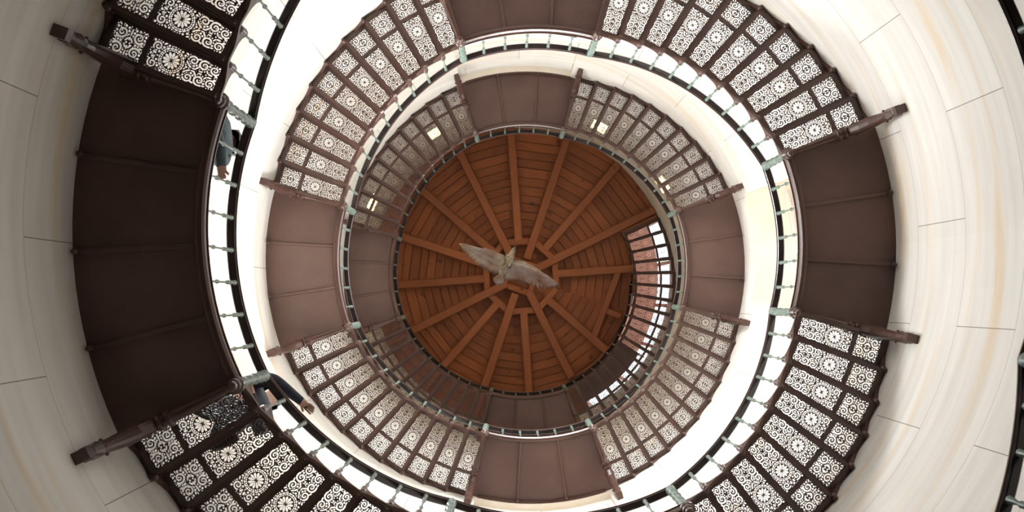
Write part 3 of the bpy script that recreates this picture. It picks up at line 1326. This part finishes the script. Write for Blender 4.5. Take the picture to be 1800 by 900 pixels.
def person(label, feet, facing, lean, arms, top_mat, hair_len, zt, head_turn=0.0):
    """feet: (left, right) points; facing: unit vector; lean: forward lean of the trunk in metres;
    arms: (left hand target, right hand target)"""
    up = Vector((0, 0, 1))
    f = facing.normalized()
    s = f.cross(up).normalized()          # the figure's right
    mid = (feet[0] + feet[1]) / 2
    base_z = min(feet[0].z, feet[1].z)
    pel = Vector((mid.x, mid.y, max(feet[0].z, feet[1].z) * .5 + base_z * .5)) + up * (.93 * zt) - f * lean * .15
    J = {}
    J['pelvis'] = (pel, (.145 * zt, .11 * zt))
    J['waist'] = (pel + up * .14 * zt + f * lean * .15, (.135 * zt, .105 * zt))
    J['chest'] = (pel + up * .34 * zt + f * lean * .55, (.155 * zt, .115 * zt))
    J['upper'] = (pel + up * .47 * zt + f * lean * .8, (.12 * zt, .09 * zt))
    neck = pel + up * .55 * zt + f * lean * .95
    J['neck'] = (neck, .052 * zt)
    hd = neck + up * .10 * zt + f * (.02 + lean * .12)
    J['jaw'] = (hd, .070 * zt)
    J['skull'] = (hd + up * .085 * zt - f * .005, .088 * zt)
    J['crown'] = (hd + up * .14 * zt - f * .01, .068 * zt)
    J['nose'] = (hd + up * .045 * zt + f * .088 * zt, .013 * zt)
    B = [('pelvis', 'waist'), ('waist', 'chest'), ('chest', 'upper'), ('upper', 'neck'), ('neck', 'jaw'), ('jaw', 'skull'), ('skull', 'crown'), ('skull', 'nose')]
    for k, (sg, tag) in enumerate(((-1, 'l'), (1, 'r'))):
        hip = pel + s * sg * .09 * zt - up * .05 * zt
        foot = feet[k]
        ankle = foot + up * .09 * zt - f * .03
        knee = (hip + ankle) / 2 + f * .05 * zt
        J['hip' + tag] = (hip, .088 * zt)
        J['knee' + tag] = (knee, .056 * zt)
        J['calf' + tag] = (knee * .62 + ankle * .38 - f * .012, .054 * zt)
        J['ankle' + tag] = (ankle, .040 * zt)
        J['ball' + tag] = (foot + f * .09 * zt + up * .035, .040 * zt)
        J['toe' + tag] = (foot + f * .16 * zt + up * .028, .027 * zt)
        B += [('pelvis', 'hip' + tag), ('hip' + tag, 'knee' + tag), ('knee' + tag, 'calf' + tag), ('calf' + tag, 'ankle' + tag), ('ankle' + tag, 'ball' + tag), ('ball' + tag, 'toe' + tag)]
        sh = J['upper'][0] + s * sg * .175 * zt - up * .02
        hand = arms[k]
        dirn = hand - sh
        L = dirn.length
        ua, fa = .29 * zt, .26 * zt
        L2 = min(L, (ua + fa) * .985)
        hand = sh + dirn.normalized() * L2
        x = (ua * ua - fa * fa + L2 * L2) / (2 * L2)
        y = sqrt(max(0, ua * ua - x * x))
        pole = (s * sg * .8 - up * .6 - f * .2)
        dn = dirn.normalized()
        pole = (pole - dn * pole.dot(dn)).normalized()
        el = sh + dn * x + pole * y
        J['sho' + tag] = (sh, .062 * zt)
        J['elb' + tag] = (el, .056 * zt)
        J['wri' + tag] = (hand, .034 * zt)
        fd = (hand - el).normalized()
        J['palm' + tag] = (hand + fd * .04 * zt, (.030 * zt, .014 * zt))
        B += [('upper', 'sho' + tag), ('sho' + tag, 'elb' + tag), ('elb' + tag, 'wri' + tag), ('wri' + tag, 'palm' + tag)]
        cross = fd.cross(up).normalized() if abs(fd.z) < .9 else s
        dn2 = cross.cross(fd).normalized()
        if dn2.z > 0:
            dn2 = -dn2
        palm = J['palm' + tag][0]
        for q, (off, ln) in enumerate(((-.025, .056), (-.008, .064), (.008, .060), (.024, .048))):
            k0 = palm + cross * off * zt + fd * .030 * zt
            k1 = k0 + fd * ln * .5 * zt + dn2 * .010
            k2 = k1 + fd * ln * .28 * zt + dn2 * .026
            J['k%d0%s' % (q, tag)] = (k0, .0085 * zt)
            J['k%d1%s' % (q, tag)] = (k1, .0085 * zt)
            J['k%d2%s' % (q, tag)] = (k2, .0072 * zt)
            B += [('palm' + tag, 'k%d0%s' % (q, tag)), ('k%d0%s' % (q, tag), 'k%d1%s' % (q, tag)), ('k%d1%s' % (q, tag), 'k%d2%s' % (q, tag))]
        th0 = palm - cross * sg * .030 * zt - fd * .005
        th1 = th0 - cross * sg * .020 * zt + fd * .035 * zt + dn2 * .008
        J['t0' + tag] = (th0, .011 * zt)
        J['t1' + tag] = (th1, .0085 * zt)
        B += [('palm' + tag, 't0' + tag), ('t0' + tag, 't1' + tag)]

    def seg(a, b):
        pair = a + ' ' + b
        if 'ball' in b or 'toe' in b or 'ankle' in a:
            return 3
        if any(w in pair for w in ('hip', 'knee', 'calf')):
            return 2
        if any(w in a for w in ('palm', 'k0', 'k1', 'k2', 'k3', 't0', 'wri')):
            return 0
        if a in ('neck', 'jaw', 'skull'):
            return 0
        return 1
    me = skin_figure(J, B, seg, [SKIN, top_mat, JEANS, SHOE], 'person_body')
    root = thing('person', label, 'person', Vector((mid.x, mid.y, base_z)))
    body = part('body', me, root)
    # hair cap
    mb = MB()
    hc = J['skull'][0] + up * .02 * zt - f * .018 * zt
    n, m = 14, 8
    vs, fs = [], []
    for i in range(m + 1):
        ph = pi * .62 * i / m
        for j in range(n):
            t = 2 * pi * j / n
            d = f * cos(t) * sin(ph) + s * sin(t) * sin(ph) + up * cos(ph)
            drop = (hair_len * max(0, -cos(t)) + .0) * (i / m) ** 2
            rr = .100 * zt * (1.0 + .06 * sin(5 * t + i))
            front = .80 if cos(t) > .3 and i > m - 3 else 1.0
            vs.append(hc + d * rr * front - up * drop * zt)
    for i in range(m):
        for j in range(n):
            k = (j + 1) % n
            fs.append((i * n + j, i * n + k, (i + 1) * n + k, (i + 1) * n + j))
    mb.add(vs, fs, 0, True)
    hm = mb.mesh('hair', [HAIR])
    part('hair', hm, root)
    mb = MB()
    for sg in (-1, 1):
        mb.ball(J['jaw'][0] + up * .065 * zt + f * .068 * zt + s * sg * .030 * zt, .011, 8, mi=0)
    part('eyes', mb.mesh('eyes', [WHITEP]), root)
    mb = MB()
    mb.ball(J['jaw'][0] + up * .0 + f * .068 * zt, .016, 8, .4, mi=0)
    part('mouth', mb.mesh('mouth', [RAILW]), root)
    return root


# leaning over the rail just past the black landing, on the lower left flight
inw = -W(1, 209, 0)
person('person in dark navy jacket leaning over the handrail beside the black landing',
       (W(2.38, 206.2, zl(4) + .01), W(2.42, 212.8, zl(5) + .01)), inw + W(.10, 299, 0), .17,
       (W(2.24, 208.0, zl(5) + .92), W(2.015, 213.6, zl(5.4) + HR + .05)), JACKET, .02, .93)
# standing with the back to the rail at the upper end of the black landing
outw = W(1, 165, 0)
person('dark-haired person in grey-blue pullover behind balusters at the black landing',
       (W(2.36, 166.6, zl(3) + .035), W(2.36, 162.4, zl(3) + .035)), outw + W(.35, 255, 0), -.10,
       (W(2.15, 170.6, zl(3) + .97), W(2.30, 160.0, zl(3) + .80)), GREYJ, .16, .95)
